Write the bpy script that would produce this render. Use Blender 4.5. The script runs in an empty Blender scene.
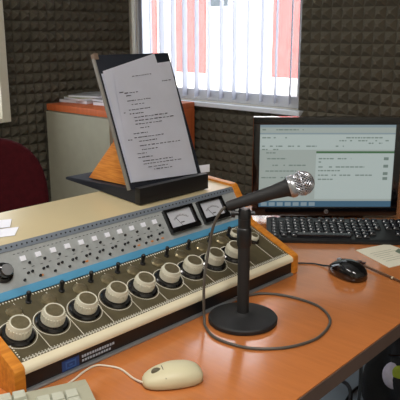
import bpy, bmesh, math, random
from mathutils import Vector, Matrix
random.seed(7)
sc = bpy.context.scene
COL = sc.collection
PI = math.pi
R = math.radians

# ------------------------------------------------------------------ materials
def lin(c):
    return tuple(((v/255)/12.92 if v/255 <= .04045 else ((v/255+.055)/1.055)**2.4) for v in c)

def mat(name, rgb, rough=.5, metal=0., spec=.5, var=.0, vscale=20., bump=0., bscale=80., stretch=(1,1,1),
        emit=None, estr=1., transl=0., alpha=None, coat=0., rgb2=None):
    m = bpy.data.materials.new(name); m.use_nodes = True
    nt = m.node_tree; b = nt.nodes['Principled BSDF']
    c = lin(rgb)
    b.inputs['Base Color'].default_value = (*c, 1)
    b.inputs['Roughness'].default_value = rough
    b.inputs['Metallic'].default_value = metal
    b.inputs['Specular IOR Level'].default_value = spec
    b.inputs['Coat Weight'].default_value = coat
    b.inputs['Coat Roughness'].default_value = .13
    tc = nt.nodes.new('ShaderNodeTexCoord'); mp = nt.nodes.new('ShaderNodeMapping')
    nt.links.new(tc.outputs['Object'], mp.inputs['Vector']); mp.inputs['Scale'].default_value = stretch
    if var > 0 or rgb2:
        n = nt.nodes.new('ShaderNodeTexNoise'); n.inputs['Scale'].default_value = vscale; n.inputs['Detail'].default_value = 5
        nt.links.new(mp.outputs[0], n.inputs['Vector'])
        r = nt.nodes.new('ShaderNodeValToRGB')
        if rgb2: a_, b_ = lin(rgb2), c
        else: a_, b_ = tuple(v*(1-var) for v in c), tuple(min(1, v*(1+var)) for v in c)
        r.color_ramp.elements[0].color = (*a_, 1); r.color_ramp.elements[1].color = (*b_, 1)
        r.color_ramp.elements[0].position = .35; r.color_ramp.elements[1].position = .65
        nt.links.new(n.outputs['Fac'], r.inputs['Fac']); nt.links.new(r.outputs['Color'], b.inputs['Base Color'])
    if bump > 0:
        n2 = nt.nodes.new('ShaderNodeTexNoise'); n2.inputs['Scale'].default_value = bscale; n2.inputs['Detail'].default_value = 3
        nt.links.new(mp.outputs[0], n2.inputs['Vector'])
        bp = nt.nodes.new('ShaderNodeBump'); bp.inputs['Strength'].default_value = bump; bp.inputs['Distance'].default_value = .002
        nt.links.new(n2.outputs['Fac'], bp.inputs['Height']); nt.links.new(bp.outputs[0], b.inputs['Normal'])
    if emit:
        b.inputs['Emission Color'].default_value = (*lin(emit), 1); b.inputs['Emission Strength'].default_value = estr
    if transl > 0:
        out = nt.nodes['Material Output']; t = nt.nodes.new('ShaderNodeBsdfTranslucent'); t.inputs['Color'].default_value = (*c, 1)
        mx = nt.nodes.new('ShaderNodeMixShader'); mx.inputs[0].default_value = transl
        nt.links.new(b.outputs[0], mx.inputs[1]); nt.links.new(t.outputs[0], mx.inputs[2]); nt.links.new(mx.outputs[0], out.inputs['Surface'])
    return m

M = dict(
 desk=mat('desk_laminate', (192,116,62), .2, var=.05, vscale=14, stretch=(1,9,1), bump=.04, bscale=200, coat=.8),
 desk_edge=mat('desk_edge', (84,62,50), .5, var=.06),
 dark_metal=mat('dark_metal', (38,38,40), .45, .6),
 wood=mat('cheek_wood', (214,138,46), .42, rgb2=(188,112,32), vscale=9, stretch=(2,14,14)),
 wood_pale=mat('prop_wood', (226,150,66), .5, rgb2=(200,118,44), vscale=9, stretch=(3,3,34)),
 cab_wood=mat('cabinet_wood', (196,98,50), .5, var=.08, vscale=8, stretch=(8,8,1)),
 cab_body=mat('cabinet_body', (158,153,134), .6, var=.03),
 foam=mat('acoustic_foam', (92,86,74), .95, spec=.1, var=.12, vscale=6, bump=.3, bscale=300),
 plaster=mat('plaster', (196,190,176), .9, var=.03, vscale=4),
 ceil=mat('ceiling_paint', (225,224,218), .95),
 floor=mat('vinyl_floor', (146,158,166), .45, var=.12, vscale=3, bump=.05),
 white_frame=mat('white_frame', (216,218,222), .4),
 cream_frame=mat('cream_frame', (214,206,184), .5),
 slat=mat('blind_slat', (196,196,208), .7, transl=.15),
 red_fabric=mat('red_fabric', (62,11,17), .9, spec=.15, var=.15, vscale=60, bump=.4, bscale=400),
 black_plastic=mat('black_plastic', (20,20,22), .4, bump=.05),
 black_gloss=mat('black_gloss', (10,10,13), .12, coat=.5),
 black_matte=mat('black_matte', (26,26,27), .6, bump=.1, bscale=300),
 navy=mat('navy_board', (20,25,36), .55, bump=.1),
 grey_edge=mat('grey_edge', (128,126,120), .5),
 paper=mat('paper', (232,233,242), .85, var=.02, bump=.05, bscale=20),
 paper2=mat('paper_rear', (226,229,242), .85),
 ink=mat('ink', (70,70,84), .8),
 cream_rail=mat('cream_rail', (222,212,184), .42, var=.03),
 cover=mat('cream_cover', (196,180,142), .3, var=.03, vscale=5, bump=.04),
 meter_panel=mat('meter_panel', (166,170,170), .42, .15, var=.06, vscale=90, stretch=(1,1,1)),
 band=mat('vent_band', (122,131,142), .5, .2),
 blue=mat('blue_strip', (82,150,188), .45, var=.04),
 fader_panel=mat('bronze_panel', (92,84,62), .3, .25, var=.10, vscale=60),
 knob=mat('knob_plastic', (210,206,188), .45, var=.03),
 knob_top=mat('knob_top', (150,138,108), .28, .8, var=.1, vscale=200),
 white_line=mat('panel_line', (226,222,208), .6),
 silver=mat('silver', (170,172,176), .3, .7),
 mesh_silver=mat('grille_silver', (196,196,202), .3, .9),
 grille_dark=mat('grille_core', (44,44,50), .8),
 beige=mat('beige_plastic', (206,198,164), .45, var=.02),
 beige_key=mat('beige_key', (186,187,170), .5),
 beige_case=mat('beige_case', (170,168,146), .5, var=.02),
 dark_slot=mat('dark_slot', (90,84,66), .6),
 logo_blue=mat('logo_blue', (28,62,120), .5),
 logo_white=mat('logo_white', (170,178,190), .6),
 cable_grey=mat('grey_cable', (78,73,66), .5),
 cable_black=mat('black_cable', (18,17,17), .5),
 cable_white=mat('pale_cable', (216,205,186), .5),
 meter_face=mat('meter_face', (196,198,206), .5),
 amber=mat('amber_mark', (206,128,60), .5),
 pen=mat('pen_barrel', (92,62,38), .3),
 key_black=mat('key_black', (26,27,33), .2),
 bag=mat('bag_nylon', (14,15,18), .8, var=.2, bump=.5, bscale=120),
 patch_green=mat('patch_green', (156,170,40), .7, var=.15, vscale=60),
 patch_white=mat('patch_white', (205,198,214), .7, var=.1, vscale=60),
 mag_green=mat('cover_green', (168,172,140), .6, var=.2, vscale=15),
 mag_grey=mat('cover_grey', (150,150,150), .6, var=.2, vscale=15),
 mag_dark=mat('cover_dark', (66,58,54), .6, var=.2, vscale=15),
 out_white=mat('sunlit_plaster', (236,230,222), .9, var=.02, vscale=2),
 out_red=mat('red_render', (186,96,92), .9, var=.12, vscale=3, stretch=(6,1,1)),
 out_ground=mat('pale_paving', (214,212,208), .9, var=.05, vscale=3),
 out_glass=mat('dark_window', (70,76,80), .2),
 shirt=mat('dial_text', (60,60,60), .7),
 lamp=mat('fill_diffuser', (240,240,235), .5, emit=(255,244,224), estr=2.0),  # glowing face of the added fill lights
)
def screen_mat(name, rgb, s=1.0):
    return mat(name, (10,10,12), .25, emit=rgb, estr=s)
M['scr'] = screen_mat('screen_page', (146,155,150))
M['scr_bar'] = screen_mat('screen_toolbar', (120,136,144))
M['scr_task'] = screen_mat('screen_taskbar', (62,92,112))
M['scr_text'] = screen_mat('screen_text', (104,118,112))
M['scr_green'] = screen_mat('screen_green', (62,96,66))
M['scr_white'] = screen_mat('screen_panel', (160,171,168))
# glass
g = bpy.data.materials.new('window_glass'); g.use_nodes = True
gn = g.node_tree; gn.nodes.clear()
go = gn.nodes.new('ShaderNodeOutputMaterial'); gt = gn.nodes.new('ShaderNodeBsdfTransparent'); gg = gn.nodes.new('ShaderNodeBsdfGlossy')
gg.inputs['Roughness'].default_value = .03; gm = gn.nodes.new('ShaderNodeMixShader'); gm.inputs[0].default_value = .06
gt.inputs['Color'].default_value = (.93,.95,.95,1)
gn.links.new(gt.outputs[0], gm.inputs[1]); gn.links.new(gg.outputs[0], gm.inputs[2]); gn.links.new(gm.outputs[0], go.inputs['Surface'])
M['glass'] = g

# ------------------------------------------------------------------ mesh helpers
class MB:
    def __init__(s): s.bm = bmesh.new()
    def _x(s, vs, mx):
        if mx is not None: bmesh.ops.transform(s.bm, matrix=mx, verts=vs)
    def box(s, x0, x1, y0, y1, z0, z1, mx=None, bev=0., seg=2):
        t = bmesh.new(); bmesh.ops.create_cube(t, size=1)
        for v in t.verts: v.co = Vector(((x0+x1)/2+v.co.x*(x1-x0), (y0+y1)/2+v.co.y*(y1-y0), (z0+z1)/2+v.co.z*(z1-z0)))
        if bev > 0: bmesh.ops.bevel(t, geom=list(t.edges), offset=bev, segments=seg, affect='EDGES', profile=.7)
        s.join(t, mx); return s
    def join(s, t, mx=None):
        if mx is not None: bmesh.ops.transform(t, matrix=mx, verts=t.verts)
        me = bpy.data.meshes.new('tmp'); t.to_mesh(me); t.free(); s.bm.from_mesh(me); bpy.data.meshes.remove(me)
    def lathe(s, prof, n=32, mx=None):
        t = bmesh.new(); rings = []
        for r, z in prof:
            if r < 1e-6: rings.append([t.verts.new((0,0,z))])
            else: rings.append([t.verts.new((r*math.cos(2*PI*i/n), r*math.sin(2*PI*i/n), z)) for i in range(n)])
        for a, b in zip(rings, rings[1:]):
            for i in range(n):
                j = (i+1) % n
                if len(a) == 1 and len(b) == 1: continue
                if len(a) == 1: t.faces.new((a[0], b[j], b[i]))
                elif len(b) == 1: t.faces.new((a[i], a[j], b[0]))
                else: t.faces.new((a[i], a[j], b[j], b[i]))
        for q in (rings[0], rings[-1]):
            if len(q) > 1: t.faces.new(q)
        bmesh.ops.recalc_face_normals(t, faces=t.faces)
        s.join(t, mx); return s
    def tube(s, pts, r, n=10, mx=None, r2=None, smooth=True):
        pts = [Vector(p) for p in pts]
        if smooth and len(pts) > 2:
            q = []
            P_ = [pts[0]*2-pts[1]]+pts+[pts[-1]*2-pts[-2]]
            for i in range(1, len(P_)-2):
                a, b, c, d = P_[i-1:i+3]
                for k in range(6):
                    u = k/6
                    q.append(.5*((2*b)+(c-a)*u+(2*a-5*b+4*c-d)*u*u+(3*b-a-3*c+d)*u**3))
            q.append(pts[-1]); pts = q
        t = bmesh.new(); rings = []; up = None
        for i, p in enumerate(pts):
            d = (pts[min(i+1, len(pts)-1)]-pts[max(i-1, 0)]).normalized()
            if up is None:
                up = Vector((0,0,1)) if abs(d.z) < .9 else Vector((1,0,0))
            x = (up-d*up.dot(d)).normalized(); y = d.cross(x); up = x
            rr = r if r2 is None else r+(r2-r)*i/(len(pts)-1)
            rings.append([t.verts.new(p+(x*math.cos(2*PI*k/n)+y*math.sin(2*PI*k/n))*rr) for k in range(n)])
        for a, b in zip(rings, rings[1:]):
            for k in range(n): t.faces.new((a[k], a[(k+1) % n], b[(k+1) % n], b[k]))
        t.faces.new(rings[0]); t.faces.new(rings[-1])
        bmesh.ops.recalc_face_normals(t, faces=t.faces)
        s.join(t, mx); return s
    def prism(s, prof, x0, x1, mx=None, bev=0.):
        """profile in (y,z) swept along x"""
        t = bmesh.new()
        a = [t.verts.new((x0, y, z)) for y, z in prof]; b = [t.verts.new((x1, y, z)) for y, z in prof]
        n = len(prof); t.faces.new(a); t.faces.new(b)
        for i in range(n): t.faces.new((a[i], a[(i+1) % n], b[(i+1) % n], b[i]))
        bmesh.ops.recalc_face_normals(t, faces=t.faces)
        if bev > 0: bmesh.ops.bevel(t, geom=list(t.edges), offset=bev, segments=2, affect='EDGES', profile=.7)
        s.join(t, mx); return s
    def plate(s, pts, th, mx=None, nrm=(0,0,1)):
        """polygon of 3D points, thickness th along nrm"""
        t = bmesh.new(); nv = Vector(nrm)*th
        a = [t.verts.new(Vector(p)) for p in pts]; b = [t.verts.new(Vector(p)+nv) for p in pts]
        n = len(pts); t.faces.new(a); t.faces.new(b)
        for i in range(n): t.faces.new((a[i], a[(i+1) % n], b[(i+1) % n], b[i]))
        bmesh.ops.recalc_face_normals(t, faces=t.faces)
        s.join(t, mx); return s
    def ball(s, r, c=(0,0,0), sc_=(1,1,1), mx=None, u=20, v=12):
        t = bmesh.new(); bmesh.ops.create_uvsphere(t, u_segments=u, v_segments=v, radius=r)
        for q in t.verts: q.co = Vector((q.co.x*sc_[0]+c[0], q.co.y*sc_[1]+c[1], q.co.z*sc_[2]+c[2]))
        s.join(t, mx); return s
    def build(s, name, m, parent=None, sharp=35, flat=False):
        bm = s.bm
        for f in bm.faces: f.smooth = not flat
        if not flat:
            for e in bm.edges:
                if len(e.link_faces) == 2 and e.calc_face_angle(0) > R(sharp): e.smooth = False
        me = bpy.data.meshes.new(name); bm.to_mesh(me); bm.free()
        me.materials.append(m if not isinstance(m, str) else M[m])
        o = bpy.data.objects.new(name, me); COL.objects.link(o)
        if parent is not None: o.parent = parent
        return o

def empty(name, loc=(0,0,0), rz=0, label=None, cat=None, group=None):
    o = bpy.data.objects.new(name, None); COL.objects.link(o); o.empty_display_size = .05
    o.location = loc; o.rotation_euler = (0,0,rz)
    return tag(o, label, cat, group)
def tag(o, label=None, cat=None, group=None, kind=None):
    if label: o['label'] = label
    if cat: o['category'] = cat
    if group: o['group'] = group
    if kind: o['kind'] = kind
    return o
def child_copy(o, parent):
    c = o.copy(); COL.objects.link(c); c.parent = parent
    for ch in list(o.children): child_copy(ch, c)
    return c
def place(o, mx): o.matrix_local = mx; return o
T = Matrix.Translation

DZ = .75                                   # desk top height
# room frame: origin in the far corner, x along the window wall, -y into the room
RO = Vector((-.403, 3.764, 0)); RA = math.atan2(-.663, .749)
ROOM = T(RO) @ Matrix.Rotation(RA, 4, 'Z')
def inroom(o): o.matrix_world = ROOM @ o.matrix_world; return o
def struct(name, mb, m, parent=None, flat=True):
    o = mb.build(name, m, parent, flat=flat); o['kind'] = 'structure'
    if parent is None: o.location = RO; o.rotation_euler = (0,0,RA)
    return o

# ------------------------------------------------------------------ room shell
RX, RY, RH = 4.2, -4.5, 2.7
W1 = (.03, 1.15, .916, 2.30)               # window in the back wall: x0,x1,z0,z1
W2 = (-2.15, -.856, .866, 2.30)             # window in the left wall: y0,y1,z0,z1
struct('floor', MB().box(-.15, RX+.15, RY-.15, .15, -.1, 0), 'floor')
struct('ceiling', MB().box(-.15, RX+.15, RY-.15, .15, RH, RH+.1), 'ceil')
wb = MB(); wb.box(-.15, W1[0], 0, .15, 0, RH); wb.box(W1[1], RX+.15, 0, .15, 0, RH)
wb.box(W1[0], W1[1], 0, .15, 0, W1[2]); wb.box(W1[0], W1[1], 0, .15, W1[3], RH)
wall_back = struct('wall_back', wb, 'plaster')
wl = MB(); wl.box(-.15, 0, RY, W2[0], 0, RH); wl.box(-.15, 0, W2[1], 0, 0, RH)
wl.box(-.15, 0, W2[0], W2[1], 0, W2[2]); wl.box(-.15, 0, W2[0], W2[1], W2[3], RH)
wall_left = struct('wall_left', wl, 'plaster')
struct('wall_right', MB().box(RX, RX+.15, RY, 0, 0, RH), 'plaster')
struct('wall_front', MB().box(-.15, RX+.15, RY-.15, RY, 0, RH), 'plaster')

def foam(parent, axis, u0, u1, hole, pitch=.05, h=.031):
    """pyramid foam; axis 'x': on the back wall (y=0); 'y': on the left wall (x=0)"""
    bm = bmesh.new(); nu = int(round((u1-u0)/pitch)); z0 = hole[2]-int(hole[2]/pitch)*pitch
    nz = int((RH-z0)/pitch); cache = {}
    def P3(u, z, d): return (u, -d, z) if axis == 'x' else (d, u, z)
    def V(i, j):
        k = (i, j)
        if k not in cache: cache[k] = bm.verts.new(P3(u0+i*pitch, z0+j*pitch, .010))
        return cache[k]
    for i in range(nu):
        for j in range(nz):
            uc, zc = u0+(i+.5)*pitch, z0+(j+.5)*pitch
            if hole[0] < uc < hole[1] and hole[2] < zc < hole[3]: continue
            a, b, c, d = V(i, j), V(i+1, j), V(i+1, j+1), V(i, j+1)
            # slightly blunt tips with small irregularities
            dx, dz_, hh = random.uniform(-.001,.001), random.uniform(-.001,.001), h+random.uniform(-.002,.002)
            q = .006
            t = [bm.verts.new(P3(uc+sx*q+dx, zc+sz*q+dz_, hh)) for sx, sz in ((-1,-1),(1,-1),(1,1),(-1,1))]
            e = [a, b, c, d]
            for k in range(4): bm.faces.new((e[k], e[(k+1) % 4], t[(k+1) % 4], t[k]))
            bm.faces.new(t)
    bmesh.ops.recalc_face_normals(bm, faces=bm.faces)
    mb = MB(); mb.bm = bm
    o = mb.build('acoustic_foam', 'foam', parent, flat=True); o['kind'] = 'structure'
    return o
foam(wall_back, 'x', .05, RX, W1)
foam(wall_left, 'y', -3.5, 0, W2)

# window 1 (behind the blinds)
def window(name, axis, w, m, sill_out=.06):
    u0, u1, z0, z1 = w
    def bx(mb, a, b, d0, d1, c, e, bev=.004):
        if axis == 'x': mb.box(a, b, d0, d1, c, e, bev=bev)
        else: mb.box(-d1, -d0, a, b, c, e, bev=bev)
    f = MB(); t = .055
    bx(f, u0, u1, .04, .10, z0, z0+t); bx(f, u0, u1, .04, .10, z1-t, z1)
    bx(f, u0, u0+.045, .04, .10, z0+t, z1-t); bx(f, u1-.045, u1, .04, .10, z0+t, z1-t)
    fr = struct(name, f, m)
    gl = MB(); bx(gl, u0+.04, u1-.04, .066, .072, z0+t-.005, z1-t+.005, bev=0); struct('window_pane', gl, 'glass', fr)
    s = MB(); bx(s, u0-.0, u1+.03, -sill_out, .04, z0-.022, z0-.001); struct('window_sill', s, m, fr)
    return fr
window('window_1', 'x', W1, 'white_frame', .05)
w2 = window('window_2', 'y', W2, 'cream_frame', .045)
c = MB(); c.box(-.001, .05, W2[1]-.006, W2[1]+.04, W2[2]-.02, W2[3]+.04, bev=.004)
c.box(-.001, .05, W2[0]-.04, W2[0]+.006, W2[2]-.02, W2[3]+.04, bev=.004)
c.box(-.001, .05, W2[0], W2[1], W2[3]-.006, W2[3]+.04, bev=.004)
struct('window_casing', c, 'cream_frame', w2)

# blinds
bl = empty('vertical_blind', tuple(ROOM @ Vector((.59, -.0, 2.24))), RA, 'white vertical slat blind hanging open in front of the bright window', 'blind')
MB().box(-.545, .545, -.018, .018, -.02, .02, bev=.004).build('head_rail', 'white_frame', bl)
sl = None
ang = math.atan2(.89, -.46)
xs = [-.49+.083*k for k in range(13)]
smb = MB()
# gently curved vane
prof = [(.0445*(2*k/8-1), .005*(1-(2*k/8-1)**2)) for k in range(9)]
t_ = bmesh.new(); H0, H1 = -1.305, -.02
va = [t_.verts.new((x, y, H0)) for x, y in prof]+[t_.verts.new((x, y+.0008, H0)) for x, y in reversed(prof)]
vb = [t_.verts.new((x, y, H1)) for x, y in prof]+[t_.verts.new((x, y+.0008, H1)) for x, y in reversed(prof)]
for i in range(len(va)): t_.faces.new((va[i], va[(i+1) % len(va)], vb[(i+1) % len(va)], vb[i]))
t_.faces.new(va); t_.faces.new(vb); bmesh.ops.recalc_face_normals(t_, faces=t_.faces)
smb.join(t_)
sl = smb.build('slat', 'slat', bl)
for k, x in enumerate(xs):
    o = sl if k == 0 else sl.copy()
    if k: COL.objects.link(o); o.parent = bl
    o.location = (x, 0, 0); o.rotation_euler = (0, 0, ang+random.uniform(-.05,.05)+(.5 if k == 0 else .22 if k == 1 else 0))
ch = MB(); ch.tube([(-.53,0,-.02),(-.532,.0,-.6),(-.53,.0,-1.15),(-.528,.004,-.6),(-.526,.004,-.02)], .0015, 6).build('cord', 'white_frame', bl)

# outside
tag(struct('ground', MB().box(-30, 20, .6, 30, -.35, -.3), 'out_ground'), None, None)
bd = empty('building', tuple(ROOM @ Vector((-4.5, 7.0, -.3))), RA, 'sunlit pale building with red wall panels seen through the blinds', 'building')
MB().box(-9, 5, 0, .4, 0, 7).build('wall', 'out_white', bd)
MB().box(-9, 5, -.06, -.0, 0, .78).build('plinth', 'out_white', bd)
for a, b in ((-1.75,-1.0),(.55,1.35),(-2.9,-2.3),(2.4,3.2)):
    MB().box(a, b, -.05, 0, .78, 6.2, bev=.01).build('red_panel', 'out_red', bd)
for a in (-.85, -3.6, 3.6):
    f = MB(); f.box(a-.05, a+.45, -.04, 0, 1.95, 3.1, bev=.01); fo = f.build('window', 'white_frame', bd)
    MB().box(a, a+.40, -.05, -.03, 2.0, 3.05).build('pane', 'out_glass', fo)

# added fill lights on the ceiling, unseen, to brighten the interior
def lamp(x, y, lab, power):
    o = empty('fill_lamp', tuple(ROOM @ Vector((x, y, RH))), RA, lab, 'fill lamp')
    MB().box(-.6, .6, -.15, .15, -.06, 0, bev=.006).build('housing', 'white_frame', o)
    MB().box(-.57, .57, -.125, .125, -.068, -.058).build('diffuser', 'lamp', o)
    ld = bpy.data.lights.new('fill_light', 'AREA'); ld.shape = 'RECTANGLE'; ld.size = 1.14; ld.size_y = .25; ld.energy = power; ld.color = (1, .97, .93)
    lo = bpy.data.objects.new('fill_light', ld); COL.objects.link(lo); lo.parent = o; lo.location = (0,0,-.075)
lamp(1.3, -3.0, 'added unseen ceiling fill lamp left of the desk', 24)
lamp(3.2, -2.6, 'added unseen ceiling fill lamp above the camera side of the desk', 36)

# ------------------------------------------------------------------ desk
desk = empty('desk', tuple(ROOM @ Vector((1.953, -2.2, 0))), RA, 'orange-brown laminate desk carrying the console, microphone and monitor', 'desk')
# local: x -.39...39, y along the desk
MB().box(-.39, .39, -1.25, 2.11, DZ-.028, DZ, bev=.002).build('desk_top', 'desk', desk)
MB().box(.3902, .3925, -1.25, 2.11, DZ-.028, DZ-.0015).build('edge_band', 'desk_edge', desk)
MB().box(.33, .35, -1.15, 2.02, DZ-.075, DZ-.0285).build('apron', 'desk_edge', desk)
for x in (-.33, .31):
    for y in (-1.15, 2.0):
        MB().box(x-.02, x+.02, y-.02, y+.02, 0, DZ-.0285, bev=.003).build('leg', 'dark_metal', desk)

# ------------------------------------------------------------------ mixing console
CY = .8087
CO = Vector((-.2712, .8475, DZ+.0005))
CON = T(CO) @ Matrix.Rotation(CY, 4, 'Z')
L = .7016; K = (0., .0406); K2 = (.1263, .0928); P3 = (.1773, .1693); C4 = (.3331, .1778)
con = empty('mixing_console', tuple(CO), CY, 'broadcast mixing console with nine cream knobs, blue strip and wooden cheeks', 'mixing console')
CT = .018
def offp(pr, d):  # rough outward offset of cheek outline
    return pr
body = [(.006,.004),(.006,.036),(.1263,.0895),(.175,.1655),(.331,.1745),(.331,.004)]
MB().prism(body, CT, L-CT).build('chassis', 'black_matte', con)
chk = [(-.002,0),(-.004,.004),(-.004,.040),(-.001,.0445),(.124,.0975),(.1745,.1735),(.180,.176),(.335,.183),(.335,0)]
for a in (0, L-CT): MB().prism(chk, a, a+CT, bev=.0012).build('side_cheek', 'wood', con)
MB().prism([(.001,.0290),(-.0030,.0305),(-.0040,.0345),(-.0028,.0390),(.0,.0415),(.0085,.0450),(.0085,.038),(.004,.029)], CT, L-CT).build('front_rail', 'cream_rail', con)
MB().box(CT, L-CT, .001, .007, .005, .0295).build('front_panel', 'black_plastic', con)
MB().prism([(-.005,0),(-.0055,.002),(-.004,.0045),(.006,.0055),(.006,0)], CT, L-CT).build('base_trim', 'silver', con)
def frame(a, b, u, t, off=0.):
    y = a[0]+(b[0]-a[0])*t; z = a[1]+(b[1]-a[1])*t
    d = Vector((0, b[0]-a[0], b[1]-a[1])).normalized(); n = Vector((1,0,0)).cross(d)
    o = Vector((u, y, z))+n*off
    return Matrix(((1,d.x,n.x,o.x),(0,d.y,n.y,o.y),(0,d.z,n.z,o.z),(0,0,0,1)))
L1 = math.hypot(K2[0]-K[0], K2[1]-K[1]); L2 = math.hypot(P3[0]-K2[0], P3[1]-K2[1])
S1 = lambda u, t, off=0.: frame(K, K2, u, t, off)
S2 = lambda u, t, off=0.: frame(K2, P3, u, t, off)
SC = lambda u, t, off=0.: frame(P3, C4, u, t, off)
MB().box(CT, L-CT, .008, L1-.001, -.002, .0006, mx=S1(0,0)).build('knob_panel', 'fader_panel', con)
MB().box(CT, L-CT, .0005, L2*.16, -.002, .0035, mx=S2(0,0), bev=.001).build('blue_strip', 'blue', con)
MB().box(CT, L-CT, L2*.16, L2*.86, -.002, .0008, mx=S2(0,0)).build('meter_panel', 'meter_panel', con)
MB().box(CT, L-CT, L2*.86, L2*1.0, -.002, .002, mx=S2(0,0), bev=.0006).build('vent_band', 'band', con)
LC = math.hypot(C4[0]-P3[0], C4[1]-P3[1])
MB().box(CT, L-CT, -.001, LC, -.003, .0012, mx=SC(0,0), bev=.001).build('top_cover', 'cover', con)
# printed lines and dots on the knob panel
ln = MB()
for k in range(11):
    u = .075+.0622*k
    if CT < u < L-CT-.01: ln.box(u-.0005, u+.0005, .016, L1*.93, .0006, .0010, mx=S1(0,0))
n = 118
for k in range(n):
    u = CT+.008+(L-2*CT-.016)*k/(n-1)
    ln.box(u-.0010, u+.0010, L1-.0055, L1-.0025, .0006, .0016, mx=S1(0,0))
    ln.box(u-.0010, u+.0010, .0105, .0121, .0006, .0011, mx=S1(0,0))
    ln.box(u-.0010, u+.0010, .0150, .0162, .0006, .0010, mx=S1(0,0))
ln.box(CT+.006, L-CT-.002, .0128, .0136, .0006, .0011, mx=S1(0,0))
for k in range(22):   # dotted line up the right end
    ln.box(L-CT-.0075, L-CT-.0055, .02+.005*k, .0222+.005*k, .0006, .0011, mx=S1(0,0))
    ln.box(CT+.004, CT+.006, .02+.005*k, .0222+.005*k, .0006, .0009, mx=S1(0,0))
ln.build('scale_line', 'white_line', con)
dots = MB()
for k in range(66):
    u = CT+.012+k*.01
    dots.lathe([(.0016,.002),(.0016,.0027),(0,.0027)], 8, mx=S2(u, .93))
dots.build('vent_hole', 'black_plastic', con)['kind'] = 'stuff'
# knobs
KU = [.045,.107,.172,.238,.302,.366,.428,.491,.552]
def make_knob(s=1., ring=True):
    sk = 1.0*s; s *= .93
    k = MB().lathe([(.0165*s,.006),(.0205*s,.0065),(.0208*s,.009),(.0200*s,.013),(.0188*s,.0245*s+.002),(.0178*s,.0268*s+.002),(.0160*s,.0268*s+.002),(.0155*s,.0262*s+.002),(0,.0262*s+.002)], 36).build('knob', 'knob', con)
    MB().lathe([(.0152*s,.0262*s+.0021),(.0152*s,.0266*s+.0021),(0,.0266*s+.0022)], 32).build('knob_cap', 'knob_top', k)
    MB().lathe([(.0272*sk,.0008),(.0272*sk,.0028),(.0245*sk,.0058),(0,.0060)], 36).build('skirt', 'black_gloss', k)
    # flutes
    fl = MB()
    for i in range(24):
        a = 2*PI*i/24
        fl.box(.0188*s, .0212*s, -.0009, .0009, .008, .022*s, mx=Matrix.Rotation(a, 4, 'Z'))
    fl.build('grip_rib', 'knob', k)['kind'] = 'stuff'
    if ring:
        t = bmesh.new(); n = 48; r0, r1 = .0292*sk, .0303*sk
        A = [t.verts.new((r0*math.cos(2*PI*i/n), r0*math.sin(2*PI*i/n), .0009)) for i in range(n)]
        B = [t.verts.new((r1*math.cos(2*PI*i/n), r1*math.sin(2*PI*i/n), .0009)) for i in range(n)]
        for i in range(n):
            if 30 <= i <= 41: pass
            t.faces.new((A[i], A[(i+1) % n], B[(i+1) % n], B[i]))
        m_ = MB(); m_.join(t); m_.build('dial_ring', 'white_line', k)
    return k
k0 = make_knob()
for i, u in enumerate(KU):
    o = k0 if i == 0 else child_copy(k0, con)
    place(o, S1(u, .455) @ Matrix.Rotation(random.uniform(-.5,.5), 4, 'Z'))
k1 = make_knob(.55, False); place(k1, S1(.64, .60)); k1.name = 'small_knob'
k2 = child_copy(k1, con); place(k2, S1(.605, .80)); k2.name = 'small_knob'
# lever switches along the strip
tg = MB(); tg.lathe([(.0052,0.0006),(.0052,.003),(.003,.004),(0,.004)], 14)
tg.tube([(0,0,.003),(0,.003,.017)], .0026, 10, r2=.0040); tg.ball(.0042, (0,.0034,.0175))
tg0 = tg.build('lever_switch', 'black_plastic', con)
for i, u in enumerate([.033,.098,.163,.225,.286,.348,.411,.472,.536,.597]):
    o = tg0 if i == 0 else child_copy(tg0, con)
    place(o, S1(u, .87))
# small flat dark-bronze dishes behind the knobs
dish0 = MB().lathe([(.0135,.0006),(.0135,.002),(.0115,.0045),(.007,.0055),(0,.0055)], 24).build('bronze_dish', 'knob_top', con)
for i, u in enumerate([.066,.131,.196,.257,.318,.380,.443,.504,.566]):
    o = dish0 if i == 0 else child_copy(dish0, con)
    place(o, S1(u, .80))
# meter panel
bt = MB().box(-.0055, .0055, -.0045, .0045, .0008, .003, bev=.0005).build('push_button', 'paper', con)
bd0 = MB().lathe([(.0024,.0008),(.0022,.0042),(0,.0045)], 10).build('indicator', 'black_plastic', con)
first = True
for k in range(11):
    u = .122+.0303*k
    a = bt if k == 0 else child_copy(bt, con); place(a, S2(u, .66))
    for du, tt in ((.009,.55),(.000,.37),(.008,.38),(-.011,.26)):
        b = bd0 if first else child_copy(bd0, con); first = False
        place(b, S2(u+du, tt))
am = MB()
for u in (.145,.24,.365,.40,.428): am.box(u-.003, u+.003, -.0015, .0015, .0008, .0018, mx=S2(0,.26) )
am.build('amber_mark', 'amber', con)
pl = MB()
for k in range(40):
    u = .11+.0085*k
    pl.box(u-.0018, u+.0018, -.0005, .0005, .0008, .0011, mx=S2(0,.78))
    if k % 2: pl.box(u-.0026, u+.0026, -.0005, .0005, .0008, .0011, mx=S2(0,.47))
pl.build('panel_lettering', 'shirt', con)
# black rotary knob at the left
rk = MB().lathe([(.0175,.0008),(.0175,.004),(.0125,.006),(.0118,.018),(.010,.020),(0,.020)], 28).build('rotary_knob', 'black_gloss', con)
MB().lathe([(.0098,.0201),(.0095,.0206),(0,.0207)], 24).build('knob_cap', 'silver', rk)
place(rk, S2(.079, .50))
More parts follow.
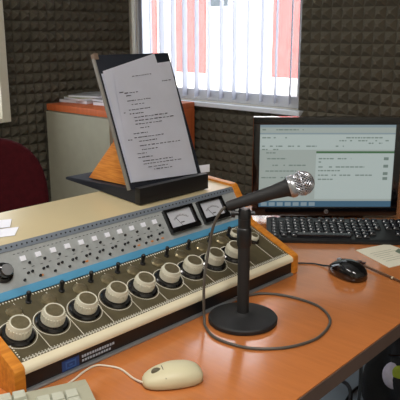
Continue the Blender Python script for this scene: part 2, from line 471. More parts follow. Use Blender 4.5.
# VU meters
def vu(u0, u1):
    w = u1-u0; h = .052
    f = MB(); e = .006
    f.box(0, w, 0, .011, .0005, .011, bev=.001); f.box(0, w, h-e, h, .0005, .009, bev=.001)
    f.box(0, e, .011, h-e, .0005, .009, bev=.001); f.box(w-.008, w, .011, h-e, .0005, .009, bev=.001)
    o = f.build('level_meter', 'black_gloss', con)
    MB().box(e-.001, w-.007, .010, h-e+.001, .001, .004).build('dial_face', 'meter_face', o)
    a = MB(); cx, cy = w/2, .004
    for i in range(13):
        th = R(130-80*i/12); r = .030
        a.box(r, r+.003, -.0003, .0003, .004, .0044, mx=T((cx,cy,0)) @ Matrix.Rotation(th, 4, 'Z'))
    for i in range(12):
        th = R(127-80*i/12); a.box(.0295, .0301, -.0016, .0016, .004, .0043, mx=T((cx,cy,0)) @ Matrix.Rotation(th, 4, 'Z'))
    a.box(cx-.005, cx+.005, .018, .020, .004, .0043)
    a.build('dial_scale', 'shirt', o)
    MB().box(.008, .031, -.0004, .0004, .0048, .0052, mx=T((cx,cy,0)) @ Matrix.Rotation(R(118), 4, 'Z')).build('needle', 'black_plastic', o)
    place(o, S2(u0, .27))
vu(.453, .537); vu(.553, .632)
# maker's badge on the front panel
bg = MB().box(.084, .116, .0, .0012, .006, .0235).build('badge', 'logo_blue', con)
q = MB()
for (a, b, c_, d) in ((.090,.110,.018,.0205),(.090,.0925,.009,.018),(.1075,.110,.009,.018),(.090,.110,.0085,.0105),(.097,.103,.0125,.0150)):
    q.box(a, b, -.0006, .0, c_, d)
q.build('badge_mark', mat('badge_mark', (52,90,150), .5), bg)
q = MB(); random.seed(3)
x = .122
while x < .188:
    w = random.uniform(.003,.0055); q.box(x, x+w*.8, .0002, .0010, .0165, .0205); x += w+.001
x = .122
while x < .178:
    w = random.uniform(.003,.0055); q.box(x, x+w*.8, .0002, .0010, .0095, .0130); x += w+.001
q.build('panel_lettering', 'logo_white', con)

def atc(u, v, z): return CON @ Vector((u, v, z))
# loose sheets on the cover
def sheet(name, pts, lab, m='paper', cat='paper', lines=None, th=.0006, z0=0.):
    mb = MB(); mb.plate(pts, th)
    o = mb.build(name, m, flat=True)
    return tag(o, lab, cat)
def cov(u, t, off): return tuple(CON @ (SC(u, t, off) @ Vector((0,0,0))))
def cover_sheet(pts, off, lab, m):
    w = [Vector(cov(u, t, off)) for u, t in pts]; c0 = sum(w, Vector())/len(w)
    mb = MB(); mb.plate([p-c0 for p in w], .0006); o = mb.build('paper_sheet', m, flat=True); o.location = c0
    return tag(o, lab, 'paper')
p1 = cover_sheet([(.135,.16),(.164,.38),(.05,.62),(.021,.40)], .0018, 'white paper sheet at the left on the cream console cover, the lower one', 'paper')
p2 = cover_sheet([(.150,.42),(.176,.66),(.06,.92),(.035,.68)], .0032, 'white paper sheet on the console cover, farther back of the two', 'paper')

# ------------------------------------------------------------------ document stand
DO = CON @ Vector((.42, .205, 0))
ZB = P3[1]+(C4[1]-P3[1])*((.205-P3[0])/(C4[0]-P3[0]))+.0018
stand = empty('document_stand', tuple(CON @ Vector((.42, .205, ZB))), CY, 'dark tilted document stand with wooden prop holding the script pages', 'document stand')
W_ = .198
sl_ = (C4[1]-P3[1])/(C4[0]-P3[0])
# local: x 0..W, y back, z up from the cover
MB().prism([(.0,.0005),(.0,.030),(.03,.030),(.245,.0215),(.250,.0195),(.250,.0145),(.10,.0075)], 0, W_, bev=.0015).build('base', 'navy', stand)
MB().box(-.002, W_+.004, -.012, .0035, .0012, .036, bev=.0012).build('page_ledge', 'black_plastic', stand)
y0, z0, y1, z1 = .014, .032, .118, .298
dB = Vector((0, y1-y0, z1-z0)).normalized(); nB = Vector((1,0,0)).cross(dB); LB = math.hypot(y1-y0, z1-z0)
BM = Matrix(((1,dB.x,nB.x,0),(0,dB.y,nB.y,y0),(0,dB.z,nB.z,z0),(0,0,0,1)))
def bslope(s): return BM
def tp(x, y, z): return BM @ Vector((x, y, z))
MB().box(-.004, W_+.008, -.002, LB, -.007, 0, mx=BM, bev=.0015).build('board', 'navy', stand)
MB().box(-.0085, -.0045, -.002, LB*.975, -.0075, .0005, mx=BM, bev=.001).build('edge_trim', 'grey_edge', stand)
cl = MB(); cl.box(-.007, .003, LB-.010, LB+.003, -.009, .003, mx=BM, bev=.001); cl.build('corner_clip', mat('clip_tan', (120,100,84), .5), stand)
MB().prism([(.045,.031),(.080,.118),(.088,.118),(.178,.0275)], .012, .030, bev=.001).build('prop', 'wood_pale', stand)
MB().prism([(.045,.031),(.080,.118),(.088,.118),(.178,.0275)], .150, .168, bev=.001).build('prop', 'wood_pale', stand)
# pages (own things): coordinates in board plane (x from u-.42, y = t*LB)
SB = T(CON @ Vector((.42, .205, ZB))) @ Matrix.Rotation(CY, 4, 'Z') @ BM
def page(pts, off, lab, m, curl=0.):
    """curved sheet by bilinear grid of four corners BL,BR,TR,TL"""
    bm = bmesh.new(); n = 8; g = []
    for j in range(n+1):
        row = []
        for i in range(n+1):
            s, t = i/n, j/n
            x = (1-s)*(1-t)*pts[0][0]+s*(1-t)*pts[1][0]+s*t*pts[2][0]+(1-s)*t*pts[3][0]
            y = (1-s)*(1-t)*pts[0][1]+s*(1-t)*pts[1][1]+s*t*pts[2][1]+(1-s)*t*pts[3][1]
            row.append(bm.verts.new((x, y, off+curl*max(0, .35-s)**2*8*(t**.5))))
        g.append(row)
    for j in range(n):
        for i in range(n): bm.faces.new((g[j][i], g[j][i+1], g[j+1][i+1], g[j+1][i]))
    r = bmesh.ops.solidify(bm, geom=list(bm.faces), thickness=.0004)
    mb = MB(); mb.bm = bm
    o = mb.build('script_page', m); o.matrix_world = SB
    return tag(o, lab, 'paper')
rear = page([(-.001,.012),(.165,.005),(.150,.256),(-.001,.245)], .0015, 'blank-edged rear page showing behind the typed page on the document stand', 'paper2')
rear2 = page([(.004,.012),(.180,.005),(.160,.284),(.004,.250)], .0026, 'rear page with its top corner rising above the typed page', 'paper')
pg = page([(.002,.0115),(.190,.001),(.199,.264),(.026,.252)], .0042, 'front typed script page of the stack on the document stand', 'paper', .004)
tx = MB(); random.seed(11)
def pgpt(s, t):
    p = [(.002,.0115),(.190,.001),(.199,.264),(.026,.252)]
    return Vector(((1-s)*(1-t)*p[0][0]+s*(1-t)*p[1][0]+s*t*p[2][0]+(1-s)*t*p[3][0], (1-s)*(1-t)*p[0][1]+s*(1-t)*p[1][1]+s*t*p[2][1]+(1-s)*t*p[3][1], 0))
rows = [(.91,.30,.62),(.835,.78,.95),(.77,.12,.34),(.745,.14,.22),(.70,.14,.52),(.665,.2,.40),(.62,.14,.48),(.585,.14,.36),(.55,.2,.74),(.52,.2,.84),(.49,.2,.62),(.455,.26,.40),(.41,.14,.36),(.375,.14,.6),(.34,.2,.48),(.30,.2,.84),(.265,.22,.46),(.235,.14,.28),(.20,.14,.36),(.165,.2,.66),(.14,.2,.8),(.11,.26,.56),(.085,.34,.62)]
rows += [(.60-.0, .05,.09),(.78,.04,.1),(.36,.04,.1)]
for t, a, b in rows:
    s = a
    while s < b:
        w = random.uniform(.015,.06)
        c0 = pgpt(s, t); c1 = pgpt(min(s+w, b), t)
        th = random.uniform(.0012,.0020)
        zz = .0047+.004*max(0, .35-s)**2*8*(t**.5)+.0002
        d = Vector((0, th, 0))
        tx.plate([Vector((c0.x,c0.y,zz)), Vector((c1.x,c1.y,zz)), Vector((c1.x,c1.y+th,zz)), Vector((c0.x,c0.y+th,zz))], .0002)
        s += w+random.uniform(.008,.025)
tx.build('printed_text', 'ink', pg, flat=True)
cd = MB().box(-.024, .024, -.0008, .0008, 0, .0175, bev=.0004).build('folded_card', 'paper')
cd.matrix_world = T(CON @ Vector((.42+W_+.014, .226, ZB+.0305))) @ Matrix.Rotation(CY-.25, 4, 'Z')
tag(cd, 'small white card sticking out at the right of the stand base', 'card')

# ------------------------------------------------------------------ microphone stand
MX, MY = .079, 1.107
ms = empty('microphone_stand', (MX, MY, DZ+.0002), 0, 'black desk microphone stand with round base beside the console', 'microphone stand')
MB().lathe([(.060,0),(.0635,.002),(.0640,.008),(.0622,.0105),(.050,.0125),(.018,.0150),(.0125,.019),(0,.019)], 56).build('base', 'black_matte', ms)
MB().lathe([(.0110,.012),(.0110,.150),(0,.150)], 24).build('pole', 'black_matte', ms)
MB().lathe([(.0120,.146),(.0132,.149),(.0132,.176),(.0122,.180),(.0112,.181),(.0112,.197),(0,.197)], 24).build('collar', 'black_plastic', ms)
MB().lathe([(.0100,.196),(.0115,.198),(.0115,.212),(.009,.216),(0,.216)], 20).build('swivel', 'black_plastic', ms)
a = MB(); a.tube([(-.018,0,.207),(.018,0,.207)], .004, 10, smooth=False); a.lathe([(.008,0),(.008,.007),(0,.007)], 12, mx=T((-.024,0,.207)) @ Matrix.Rotation(PI/2, 4, 'Y'))
a.build('swivel_knob', 'black_plastic', ms)
# microphone axis: from tail to head
tail = Vector((MX-.028, MY+.002, DZ+.220)); head = Vector((MX+.097, MY-.004, DZ+.262))
ax = (head-tail).normalized()
MQ = tail.to_track_quat('Z','Y')
q = ax.to_track_quat('Z', 'Y').to_matrix().to_4x4()
MM = T(tail) @ q
LM = (head-tail).length-.004
cl = MB(); cl.lathe([(.0115,.004),(.0130,.006),(.0142,.044),(.0130,.046),(.0105,.046)], 24)
clo = cl.build('clip', 'black_plastic', ms); clo.matrix_parent_inverse = Matrix.Translation(-Vector((MX,MY,DZ+.0002))); clo.matrix_local = MM
mic = empty('microphone', tuple(tail), 0, 'black handheld microphone with silver ball grille in the stand clip', 'microphone')
def micpart(mb, name, m, par=None):
    o = mb.build(name, m, par or mic)
    if par is None: o.matrix_local = q
    return o
micpart(MB().lathe([(.0078,-.004),(.0088,.0),(.0092,.006),(.0122,.080),(.0148,LM-.024),(.0182,LM-.017),(0,LM-.017)], 32), 'body', 'black_matte')
micpart(MB().lathe([(.0184,LM-.018),(.0198,LM-.015),(.0198,LM-.009),(.0184,LM-.006),(0,LM-.006)], 32), 'collar_ring', 'silver')
r = .0208
gr = micpart(MB().ball(r*.95, (0,0,LM+.006), u=28, v=18), 'grille', 'grille_dark')
mesh_ = MB(); N = 22
for i in range(N):
    for sgn in (1, -1):
        pts = []
        for k in range(15):
            th = PI*(.04+.92*k/14); ph = 2*PI*i/N+sgn*th*.9
            pts.append((r*math.sin(th)*math.cos(ph), r*math.sin(th)*math.sin(ph), LM+.006+r*math.cos(th)))
        mesh_.tube(pts, .0009, 4, smooth=False)
wm = mesh_.build('wire_mesh', 'mesh_silver', gr)
rg = MB(); rg.tube([(r*1.0*math.cos(2*PI*i/32), r*1.0*math.sin(2*PI*i/32), LM+.006) for i in range(33)], .0018, 6, smooth=False); rg.build('grille_band', 'mesh_silver', gr)
# cable: drops from the tail behind, then loops on the desk
tp_ = tail-ax*.004
cb = MB()
pts = [tail-ax*.006, tail+Vector((-.014,.001,-.010)), tail+Vector((-.026,.004,-.035)), tail+Vector((-.034,.006,-.075)), Vector((.008,1.098,DZ+.09)), Vector((.007,1.095,DZ+.04)),
       Vector((.008,1.090,DZ+.012)), Vector((.0105,1.075,DZ+.0032)), Vector((.028,1.032,DZ+.0030)), Vector((.076,.998,DZ+.0030)), Vector((.126,.994,DZ+.0030)), Vector((.170,1.008,DZ+.0030)),
       Vector((.210,1.040,DZ+.0030)), Vector((.240,1.103,DZ+.0030)), Vector((.229,1.168,DZ+.0030)), Vector((.181,1.214,DZ+.0030)), Vector((.135,1.230,DZ+.0030)), Vector((.101,1.222,DZ+.0030)), Vector((.070,1.202,DZ+.003)), Vector((.045,1.185,DZ+.003))]
tagc = MB(); tagc.tube(pts, .0026, 10)
tag(tagc.build('microphone_cable', 'cable_grey'), 'grey microphone cable hanging from the microphone and looping on the desk', 'cable')

# ------------------------------------------------------------------ monitor
mo = empty('monitor', (.353, 1.79, DZ+.0002), 0, 'black widescreen computer monitor showing a pale page behind the keyboard', 'monitor')
w, zb, zt = .206, .010, .2905
b = MB(); e = .021
b.box(-w, w, -.012, .012, zb, zb+.026, bev=.003); b.box(-w, w, -.012, .012, zt-.0215, zt, bev=.003)
b.box(-w, -w+.019, -.012, .012, zb+.02, zt-.015, bev=.003); b.box(w-.019, w, -.012, .012, zb+.02, zt-.015, bev=.003)
b.build('bezel', 'black_gloss', mo)
MB().box(-w+.003, w-.003, .010, .045, zb+.004, zt-.004, bev=.008).build('back_shell', 'black_plastic', mo)
sx0, sx1, sz0, sz1 = -w+.0175, w-.0165, zb+.025, zt-.0205
scn = MB().box(sx0, sx1, -.008, -.004, sz0, sz1).build('screen', 'scr', mo)
SW, SH = sx1-sx0, sz1-sz0
def sq(mb, a, b_, c_, d, lift=.0004):   # fractions: x a..b, y c..d from the top
    mb.box(sx0+SW*a, sx0+SW*b_, -.008-lift, -.0081, sz1-SH*d, sz1-SH*c_)
m1 = MB(); sq(m1, 0, 1, 0, .035); sq(m1, 0, 1, .10, .115); m1.build('toolbar', 'scr_bar', scn)
m1 = MB(); sq(m1, 0, 1, .925, 1.0, .0006); m1.build('taskbar', 'scr_task', scn)
m1 = MB(); sq(m1, .005, .995, .12, .30); sq(m1, .42, .995, .345, .90); m1.build('page_panel', 'scr_white', scn)
m1 = MB(); sq(m1, .42, .995, .318, .342, .0007); m1.build('green_bar', 'scr_green', scn)
m1 = MB(); random.seed(5)
def trow(y, a, b_, hgt=.014, dens=.8):
    s = a
    while s < b_:
        w_ = random.uniform(.01,.035)
        if random.random() < dens: sq(m1, s, min(s+w_, b_), y, y+hgt, .0008)
        s += w_+.006
for y, a, b_ in ((.055,.02,.32),(.15,.02,.2),(.15,.58,.9),(.185,.55,.95),(.215,.8,.9),(.25,.02,.42),(.25,.56,.62),(.29,.02,.14),(.40,.44,.68),(.44,.44,.5),(.50,.44,.78),(.545,.44,.6),(.60,.44,.85),(.65,.44,.55),(.33,.02,.12),(.40,.02,.2),(.48,.1,.35),(.55,.05,.3),(.63,.02,.25)):
    trow(y, a, b_)
for y in (.39,.48,.57,.63): sq(m1, .92, .955, y, y+.035, .0008)
m1.build('screen_text', 'scr_text', scn)
m1 = MB(); 
for k in range(7): sq(m1, .02+.06*k, .065+.06*k, .94, .985, .0009)
m1.build('taskbar_button', 'scr_bar', scn)
# round maker's emblem with the letters hp
em = MB().lathe([(.0062,0),(.0062,.0006),(0,.0006)], 24).build('emblem', 'silver', mo)
em.matrix_local = T((0.005, -.0122, zb+.0125)) @ Matrix.Rotation(PI/2, 4, 'X')
fc = bpy.data.curves.new('emblem_text', 'FONT'); fc.body = 'hp'; fc.size = .0105; fc.align_x = 'CENTER'; fc.align_y = 'CENTER'; fc.extrude = .0002; fc.shear = .25
fo = bpy.data.objects.new('emblem_tmp', fc); COL.objects.link(fo)
dg = bpy.context.evaluated_depsgraph_get(); me = bpy.data.meshes.new_from_object(fo.evaluated_get(dg)); bpy.data.objects.remove(fo)
me.materials.clear(); me.materials.append(M['black_gloss'])
eo = bpy.data.objects.new('emblem_text', me); COL.objects.link(eo); eo.parent = em; eo.location = (0, .0006, .0009)
MB().box(-.03, .03, .030, .05, .010, .18, bev=.004).build('neck', 'black_plastic', mo)
MB().box(-.12, .12, .018, .17, 0, .012, bev=.004).build('foot', 'black_gloss', mo)

# ------------------------------------------------------------------ keyboards
def keyboard(name, lab, loc, rz, W, D, mbody, mkey, hb, rise, marg=.026, ks=.92, kt=.74):
    """local: x 0..W, y 0..-D (front), wedge thicker at the back"""
    kb = empty(name, loc, rz, lab, 'keyboard')
    MB().prism([(0,0),(0,hb+rise),(-.018,hb+rise),(-D+.01,hb*.75),(-D,hb*.5),(-D,0)], 0, W, bev=.002).build('case', mbody, kb)
    sl0 = (hb+rise-hb*.75)/(D-.028)
    A = math.atan(sl0); p = (W-.02)/22.5
    kmb = MB()
    t = bmesh.new(); s = ks*p/2; s2 = s*kt; hgt = .0075
    a = [t.verts.new((x, y, 0)) for x, y in ((-s,-s),(s,-s),(s,s),(-s,s))]; b = [t.verts.new((x, y+.0008, hgt)) for x, y in ((-s2,-s2),(s2,-s2),(s2,s2),(-s2,s2))]
    for i in range(4): t.faces.new((a[i], a[(i+1) % 4], b[(i+1) % 4], b[i]))
    t.faces.new(b); t.faces.new(a); bmesh.ops.recalc_face_normals(t, faces=t.faces)
    bmesh.ops.bevel(t, geom=list(t.edges), offset=.0008, segments=1, affect='EDGES')
    kmb.join(t); k0_ = kmb.build('key', mkey, kb); n = 0
    rowsk = []
    cols = [list(range(0,1))+list(range(2,6))+[6.5,7.5,8.5,9.5,11,12,13,14]+[15.5,16.5,17.5],
            list(range(0,15))+[15.5,16.5,17.5,19,20,21,22],
            list(range(0,15))+[15.5,16.5,17.5,19,20,21],
            list(range(0,14))+[19,20,21],
            list(range(0,14))+[16.5,19,20,21],
            [0,1.2,2.5,11,12,13.2]+[15.5,16.5,17.5,19,20.5]]
    cnt = 0
    for r_, cs in enumerate(cols):
        y = -marg-r_*p*1.0-(.004 if r_ else 0)
        z = hb+rise+sl0*(y+.018)+.0002
        for cx in cs:
            if cnt >= 98: break
            x = .010+p/2+cx*p
            if x > W-.012: continue
            o = k0_ if cnt == 0 else k0_.copy()
            if cnt: COL.objects.link(o); o.parent = kb
            o.location = (x, y, z); o.rotation_euler = (A, 0, 0); cnt += 1
    sp = MB(); y = -marg-5*p-.004; z = hb+rise+sl0*(y+.018)
    sp.box(3.4*p, 10.5*p, -p*.42, p*.42, 0, .007, mx=T((.01,y,z)) @ Matrix.Rotation(A, 4, 'X'), bev=.001); sp.build('space_bar', mkey, kb)
    return kb
keyboard('keyboard', 'black computer keyboard lying in front of the monitor', (.182, 1.716, DZ+.0003), R(-4), .45, .150, 'black_plastic', 'key_black', .014, .010)
# beige one: its far right corner is in view
kb = keyboard('keyboard', 'beige computer keyboard partly in view at the front of the console', (0,0,0), 0, .46, .150, 'beige_case', 'beige_key', .012, .008, .0145, .97, .86)
cr = Vector((-.170, .866, 0)); aK = R(24.6)
kb.location = cr-Vector((math.cos(aK), math.sin(aK), 0))*.46; kb.location.z = DZ+.0003; kb.rotation_euler = (0,0,aK)

# ------------------------------------------------------------------ mice
def mouse(lab, loc, rz, m, mb_, S, beige):
    o = empty('mouse', loc, rz, lab, 'mouse')
    bm = bmesh.new(); bmesh.ops.create_uvsphere(bm, u_segments=32, v_segments=20, radius=1)
    lx, wy, hz = S
    for v in bm.verts:
        x, y, z = v.co
        # superelliptic plan, domed top, flat bottom; x forward
        k = 1/((abs(x)**3.0+abs(y)**3.0+1e-9)**(1/3.0)) * math.hypot(x, y) if math.hypot(x, y) > 1e-6 else 1
        px, py = x*k, y*k
        wid = 1-.14*max(0, px)
        prof = 1-.38*max(0, px)**1.3-.12*max(0, -px)**2
        pz = max(z, 0)**.52*prof if z > 0 else z*.04
        v.co = (px*lx/2, py*wy/2*wid, pz*hz+.0025)
    t = MB(); t.bm = bm; t.build('shell', m, o, sharp=60)
    if beige:
        f = MB(); f.ball(.5, (lx*.27, wy*.02, hz*.80), (.016,.009,.012)); f.build('scroll_wheel', 'dark_slot', o)
    else:
        f = MB(); f.lathe([(.008,-.003),(.009,-.002),(.009,.002),(.008,.003),(0,.003)], 20, mx=T((lx*.26, 0, hz*.72)) @ Matrix.Rotation(PI/2, 4, 'X')); f.build('scroll_wheel', 'silver', o)
    l = MB(); l.box(.006, lx*.49, -.0006, .0006, hz*.50, hz*.52); 
    f = MB(); f.tube([(lx*.16, -wy*.42, hz*.70),(lx*.17, 0, hz*.985),(lx*.16, wy*.42, hz*.70)], .0007, 6); f.build('button_seam', mb_, o)
    return o
dm = Vector((-.0748,.0085))
# beige mouse: nose to the left
wm_ = mouse('beige computer mouse on the desk in front of the console', (-.042, .893, DZ+.0003), R(196), 'beige', 'dark_slot', (.094,.054,.027), True)
c_ = MB(); pw = [(-.086,.878,DZ+.007),(-.102,.897,DZ+.003),(-.125,.927,DZ+.002),(-.146,.937,DZ+.0018),(-.166,.939,DZ+.0018),(-.181,.922,DZ+.0018),(-.193,.896,DZ+.0018),(-.205,.876,DZ+.0018)]
co = c_.tube([Vector(p)-Vector((-.042,.893,DZ+.0003)) for p in pw], .0016, 8); cob = c_.build('mouse_cable', 'cable_white', wm_)
cob.matrix_parent_inverse = Matrix.Rotation(-R(196), 4, 'Z')
bm_ = mouse('black computer mouse on the desk in front of the monitor', (.322, 1.336, DZ+.0003), R(122), 'black_gloss', 'black_plastic', (.094,.058,.035), False)
c_ = MB(); c_.tube([Vector(p)-Vector((.322,1.336,DZ+.0003)) for p in [(.297,1.376,DZ+.008),(.280,1.394,DZ+.003),(.262,1.408,DZ+.002),(.240,1.411,DZ+.002),(.222,1.413,DZ+.002),(.205,1.425,DZ+.002),(.196,1.46,DZ+.002)]], .0017, 8)
cob = c_.build('mouse_cable', 'cable_black', bm_); cob.matrix_parent_inverse = Matrix.Rotation(-R(122), 4, 'Z')
f = MB(); f.box(-.006, .006, -.006, .006, 0, .009, bev=.002); f.box(.006, .014, -.0045, .0045, .002, .007, bev=.0005)
o = f.build('usb_stick', mat('stick_dark', (52,26,24), .4)); o.location = (.365, 1.405, DZ+.0003); o.rotation_euler = (0,0,R(-20)); tag(o, 'tiny dark plug lying behind the black mouse', 'usb stick')

# note and pen
n_ = [(.380,1.505),(.472,1.553),(.535,1.445),(.428,1.385)]; cx = sum(p[0] for p in n_)/4; cy = sum(p[1] for p in n_)/4
nt_ = MB(); nt_.plate([(x-cx, y-cy, 0) for x, y in n_], .0012); no = nt_.build('note_paper', mat('note_paper', (216,210,190), .8, var=.03), flat=True); no.location = (cx, cy, DZ+.0003); tag(no, 'cream note paper on the desk right of the black mouse', 'paper')
pr = MB()
def npt(s, t): return Vector(((1-s)*(1-t)*n_[3][0]+s*(1-t)*n_[2][0]+s*t*n_[1][0]+(1-s)*t*n_[0][0]-cx, (1-s)*(1-t)*n_[3][1]+s*(1-t)*n_[2][1]+s*t*n_[1][1]+(1-s)*t*n_[0][1]-cy, .0013))
random.seed(2)
for k in range(6):
    t = .25+.09*k
    a_, b_ = npt(.15, t), npt(random.uniform(.5,.85), t); d = Vector((.0008,.0025,0))
    pr.plate([a_, b_, b_+d, a_+d], .0002)
pr.build('printed_text', mat('note_ink', (160,160,140), .8), no, flat=True)
pr = MB(); a_ = [npt(.72,.42), npt(.98,.50), npt(.95,.68), npt(.74,.58)]; pr.plate(a_, .0003); pr.build('printed_picture', mat('note_pic', (104,116,98), .8), no, flat=True)
pn = empty('pen', (.372, 1.388, DZ+.0045), 0, 'thin brown pen lying on the desk beside the note paper', 'pen')
dp = Vector((.052,-.092,0)).normalized(); 
MB().tube([dp*0, dp*.085], .0028, 12, smooth=False).build('barrel', 'pen', pn)
MB().tube([dp*.085, dp*.089], .0030, 12, smooth=False).build('band', 'cream_rail', pn)
MB().tube([dp*.089, dp*.110, dp*.122], .0027, 12, r2=.0008, smooth=False).build('tip', 'pen', pn)

# ------------------------------------------------------------------ cabinet and magazines
cab = empty('cabinet', tuple(ROOM @ Vector((.30, -.32, 0))), RA, 'low grey cabinet with orange wooden top under the window', 'cabinet')
# local x -.25...22, y -.28...27 ; top z .914
CX0, CX1, CYF, CYB, CZ = -.262, .245, -.273, .27, .914
MB().box(CX0, CX1-.02, CYF, CYB, .06, CZ-.032, bev=.002).build('body', 'cab_body', cab)
MB().box(CX0-.0, CX1, CYF-.008, CYB, CZ-.031, CZ, bev=.002).build('top', 'cab_wood', cab)
MB().box(CX1-.019, CX1, CYF, CYB, 0, CZ-.032, bev=.001).build('side_panel', 'cab_wood', cab)
MB().box(CX0+.01, CX1-.03, CYF+.03, CYB, 0, .06).build('plinth', 'black_plastic', cab)
dr = MB().box(CX0+.004, CX1-.022, CYF-.016, CYF-.001, .065, CZ-.036, bev=.001).build('door', 'cab_body', cab)
h_ = MB(); h_.tube([(CX1-.05, CYF-.018, .50),(CX1-.05, CYF-.04, .51),(CX1-.05, CYF-.04, .61),(CX1-.05, CYF-.018, .62)], .004, 8, smooth=False); h_.build('handle', 'silver', dr)
mags = [(.10,-.36,0,.0,.20,.27,.014,.1,'mag_grey','thin grey magazine at the bottom left of the pile on the cabinet'),
        (.12,-.37,0,.015,.19,.26,.011,-.2,'mag_green','pale green magazine on top of the left pile on the cabinet'),
        (.115,-.35,0,.0275,.17,.24,.009,.35,'mag_grey','grey booklet on the pale green magazine'),
        (.345,-.34,0,.0,.20,.27,.016,.15,'mag_dark','dark magazine at the bottom of the right pile on the cabinet'),
        (.34,-.35,0,.0172,.19,.26,.010,-.12,'mag_grey','pale magazine on the dark magazine beside the stand')]
for x, y, _, z, w_, d_, h_, a_, m_, lab in mags:
    o = empty('magazine', tuple(ROOM @ Vector((x, y, CZ+.0004+z))), RA+a_, lab, 'magazine', 'magazines on the cabinet')
    MB().box(-w_/2, w_/2, -d_/2, d_/2, 0, h_, bev=.001).build('page_block', 'paper', o)
    MB().box(-w_/2-.001, w_/2+.001, -d_/2-.001, d_/2+.001, h_+.0001, h_+.0008).build('cover', m_, o)
    del o['group']

# ------------------------------------------------------------------ red chair
chr_ = empty('office_chair', (-.745, 2.14, 0), R(14), 'dark red upholstered office chair behind the console at the left', 'chair')
def cushion(mb, a, b, th, n=3.2, bend=0., mx=None):
    t = bmesh.new(); bmesh.ops.create_uvsphere(t, u_segments=40, v_segments=20, radius=1)
    for v in t.verts:
        x, y, z = v.co; rr = math.hypot(x, y)
        k = rr/((abs(x)**n+abs(y)**n)**(1/n)) if rr > 1e-5 else 1
        e_ = (min(1, abs(rr))**.55) if rr > 1e-6 else 0
        v.co = (x/rr*k*e_*a if rr > 1e-6 else 0, y/rr*k*e_*b if rr > 1e-6 else 0, (abs(z)**.6)*math.copysign(1, z)*th/2)
        v.co.z += bend*(v.co.x/a)**2
    mb.join(t, mx)
bk = MB(); cushion(bk, .225, .235, .07, 2.7, .03, mx=T((0,.0,.690)) @ Matrix.Rotation(R(80), 4, 'X')); bk.build('backrest', 'red_fabric', chr_)
st = MB(); cushion(st, .245, .235, .09, 3.2, .01, mx=T((0,-.27,.43))); st.build('seat', 'red_fabric', chr_)
sp = MB(); sp.tube([(0,.03,.62),(0,.075,.52),(0,.05,.42),(0,-.10,.37),(0,-.27,.37)], .016, 10); sp.build('back_support', 'black_plastic', chr_)
for s in (-1, 1):
    ar = MB(); ar.tube([(s*.20,-.22,.375),(s*.285,-.22,.38),(s*.29,-.22,.56),(s*.29,-.24,.60)], .012, 8); a_ = ar.build('armrest', 'black_plastic', chr_)
    MB().box(s*.29-.028, s*.29+.028, -.37, -.12, .60, .625, bev=.01).build('arm_pad', 'black_plastic', a_)
MB().lathe([(.028,.09),(.028,.22),(.016,.225),(.016,.385),(0,.385)], 18, mx=T((0,-.27,0))).build('gas_column', 'dark_metal', chr_)
for k in range(5):
    a_ = 2*PI*k/5+.3; lg = MB(); lg.tube([(0,-.27,.10),(.15*math.cos(a_),-.27+.15*math.sin(a_),.085),(.28*math.cos(a_),-.27+.28*math.sin(a_),.062)], .02, 8, r2=.013); l_ = lg.build('leg', 'black_plastic', chr_)
    MB().lathe([(.0,-.02),(.024,-.019),(.026,-.01),(.026,.01),(.024,.019),(0,.02)], 16, mx=T((.28*math.cos(a_),-.27+.28*math.sin(a_),.0265)) @ Matrix.Rotation(a_, 4, 'Z') @ Matrix.Rotation(PI/2, 4, 'X')).build('caster', 'black_plastic', l_)

# ------------------------------------------------------------------ bag and cords below the desk
bagL = Vector((.765, 1.88, 0))
bag = empty('bag', tuple(bagL), R(-22), 'black bag with a green and white patch on the floor under the desk', 'bag')
t = bmesh.new(); bmesh.ops.create_uvsphere(t, u_segments=40, v_segments=24, radius=1)
for v in t.verts:
    x, y, z = v.co
    f_ = lambda q, e: math.copysign(abs(q)**e, q)
    zz = f_(z, .7); nx, ny = f_(x, .75), f_(y, .8)
    w_ = 1-.16*max(0, zz)
    wob = .012*math.sin(7*x+3*z)+.010*math.sin(9*y-5*z+2)
    v.co = (nx*.225*w_+wob, ny*.13*w_+wob, max(0, .170+zz*.170)+(.02*math.sin(5*x) if zz > 0 else 0))
mb = MB(); mb.bm = t; mb.build('body', 'bag', bag, sharp=70)
hd = MB(); hd.tube([(-.09,.0,.33),(-.07,-.03,.37),(0,-.05,.385),(.07,-.03,.37),(.09,0,.33)], .010, 8); hd.build('handle', 'bag', bag)
sm = MB(); sm.tube([(-.15,-.085,.28),(-.08,-.095,.29),(0,-.098,.29),(.08,-.095,.29),(.15,-.085,.28)], .004, 6); sm.build('zip', 'black_gloss', bag)
pa = MB(); pa.ball(1, (-.128,-.100,.222), (.036,.024,.046)); pq = pa.build('patch', 'patch_white', bag)
pa = MB(); pa.ball(1, (-.108,-.114,.240), (.028,.016,.027)); pa.build('patch_centre', 'patch_green', pq)
hc = MB(); hc.tube([(.40,1.47,.70),(.41,1.50,.50),(.44,1.60,.30),(.47,1.75,.12),(.48,1.95,.012),(.60,2.15,.006),(.9,2.25,.006)], .005, 8)
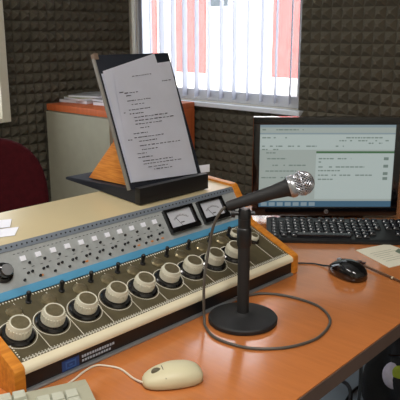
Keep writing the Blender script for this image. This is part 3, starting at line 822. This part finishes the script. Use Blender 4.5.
tag(hc.build('power_cord', 'cable_black'), 'black power cord drooping below the front edge of the desk', 'cable')
hc = MB(); hc.tube([(.3,2.30,.008),(.42,2.18,.03),(.52,2.06,.06),(.50,1.93,.03),(.46,1.83,.008),(.36,1.78,.008)], .007, 8)
tag(hc.build('power_cord', 'cable_black'), 'black cord coiled on the floor left of the bag', 'cable')

# ------------------------------------------------------------------ light, world, camera
w = bpy.data.worlds.new('world'); sc.world = w; w.use_nodes = True
bgn = w.node_tree.nodes['Background']; bgn.inputs[0].default_value = (.87,.92,1,1); bgn.inputs[1].default_value = 4.6
sd = bpy.data.lights.new('sun', 'SUN'); sd.energy = 6.5; sd.angle = R(1); sd.color = (1,.96,.88)
so = bpy.data.objects.new('sun', sd); COL.objects.link(so)
d = (ROOM.to_3x3() @ Vector((-.45, .75, -.75))).normalized(); so.rotation_euler = d.to_track_quat('-Z', 'Y').to_euler()
# sky portals in the two window openings
for (cx_, cy_, cz_, sx_, sz_, rot) in ((.59, .13, 1.60, 1.1, 1.36, (R(90),0,0)), (-.13, -1.49, 1.58, 1.28, 1.4, (R(90),0,R(90)))):
    pd = bpy.data.lights.new('sky_portal', 'AREA'); pd.shape = 'RECTANGLE'; pd.size = sx_; pd.size_y = sz_; pd.cycles.is_portal = True
    po = bpy.data.objects.new('sky_portal', pd); COL.objects.link(po)
    dirv = (ROOM.to_3x3() @ Vector((0,-1,0) if cy_ > 0 else (1,0,0)))
    po.location = ROOM @ Vector((cx_, cy_, cz_)); po.rotation_euler = dirv.to_track_quat('-Z', 'Z').to_euler()

cam = bpy.data.cameras.new('camera'); co = bpy.data.objects.new('camera', cam); COL.objects.link(co)
co.location = (0, 0, DZ+.52); co.rotation_euler = (PI/2-.255, 0, 0)
cam.sensor_width = 36; cam.lens = 36*650/400; cam.clip_start = .02; cam.clip_end = 200
sc.camera = co
sc.view_settings.view_transform = 'Standard'; sc.view_settings.look = 'None'; sc.view_settings.exposure = 0; sc.view_settings.gamma = 1
sc.view_settings.use_curve_mapping = False
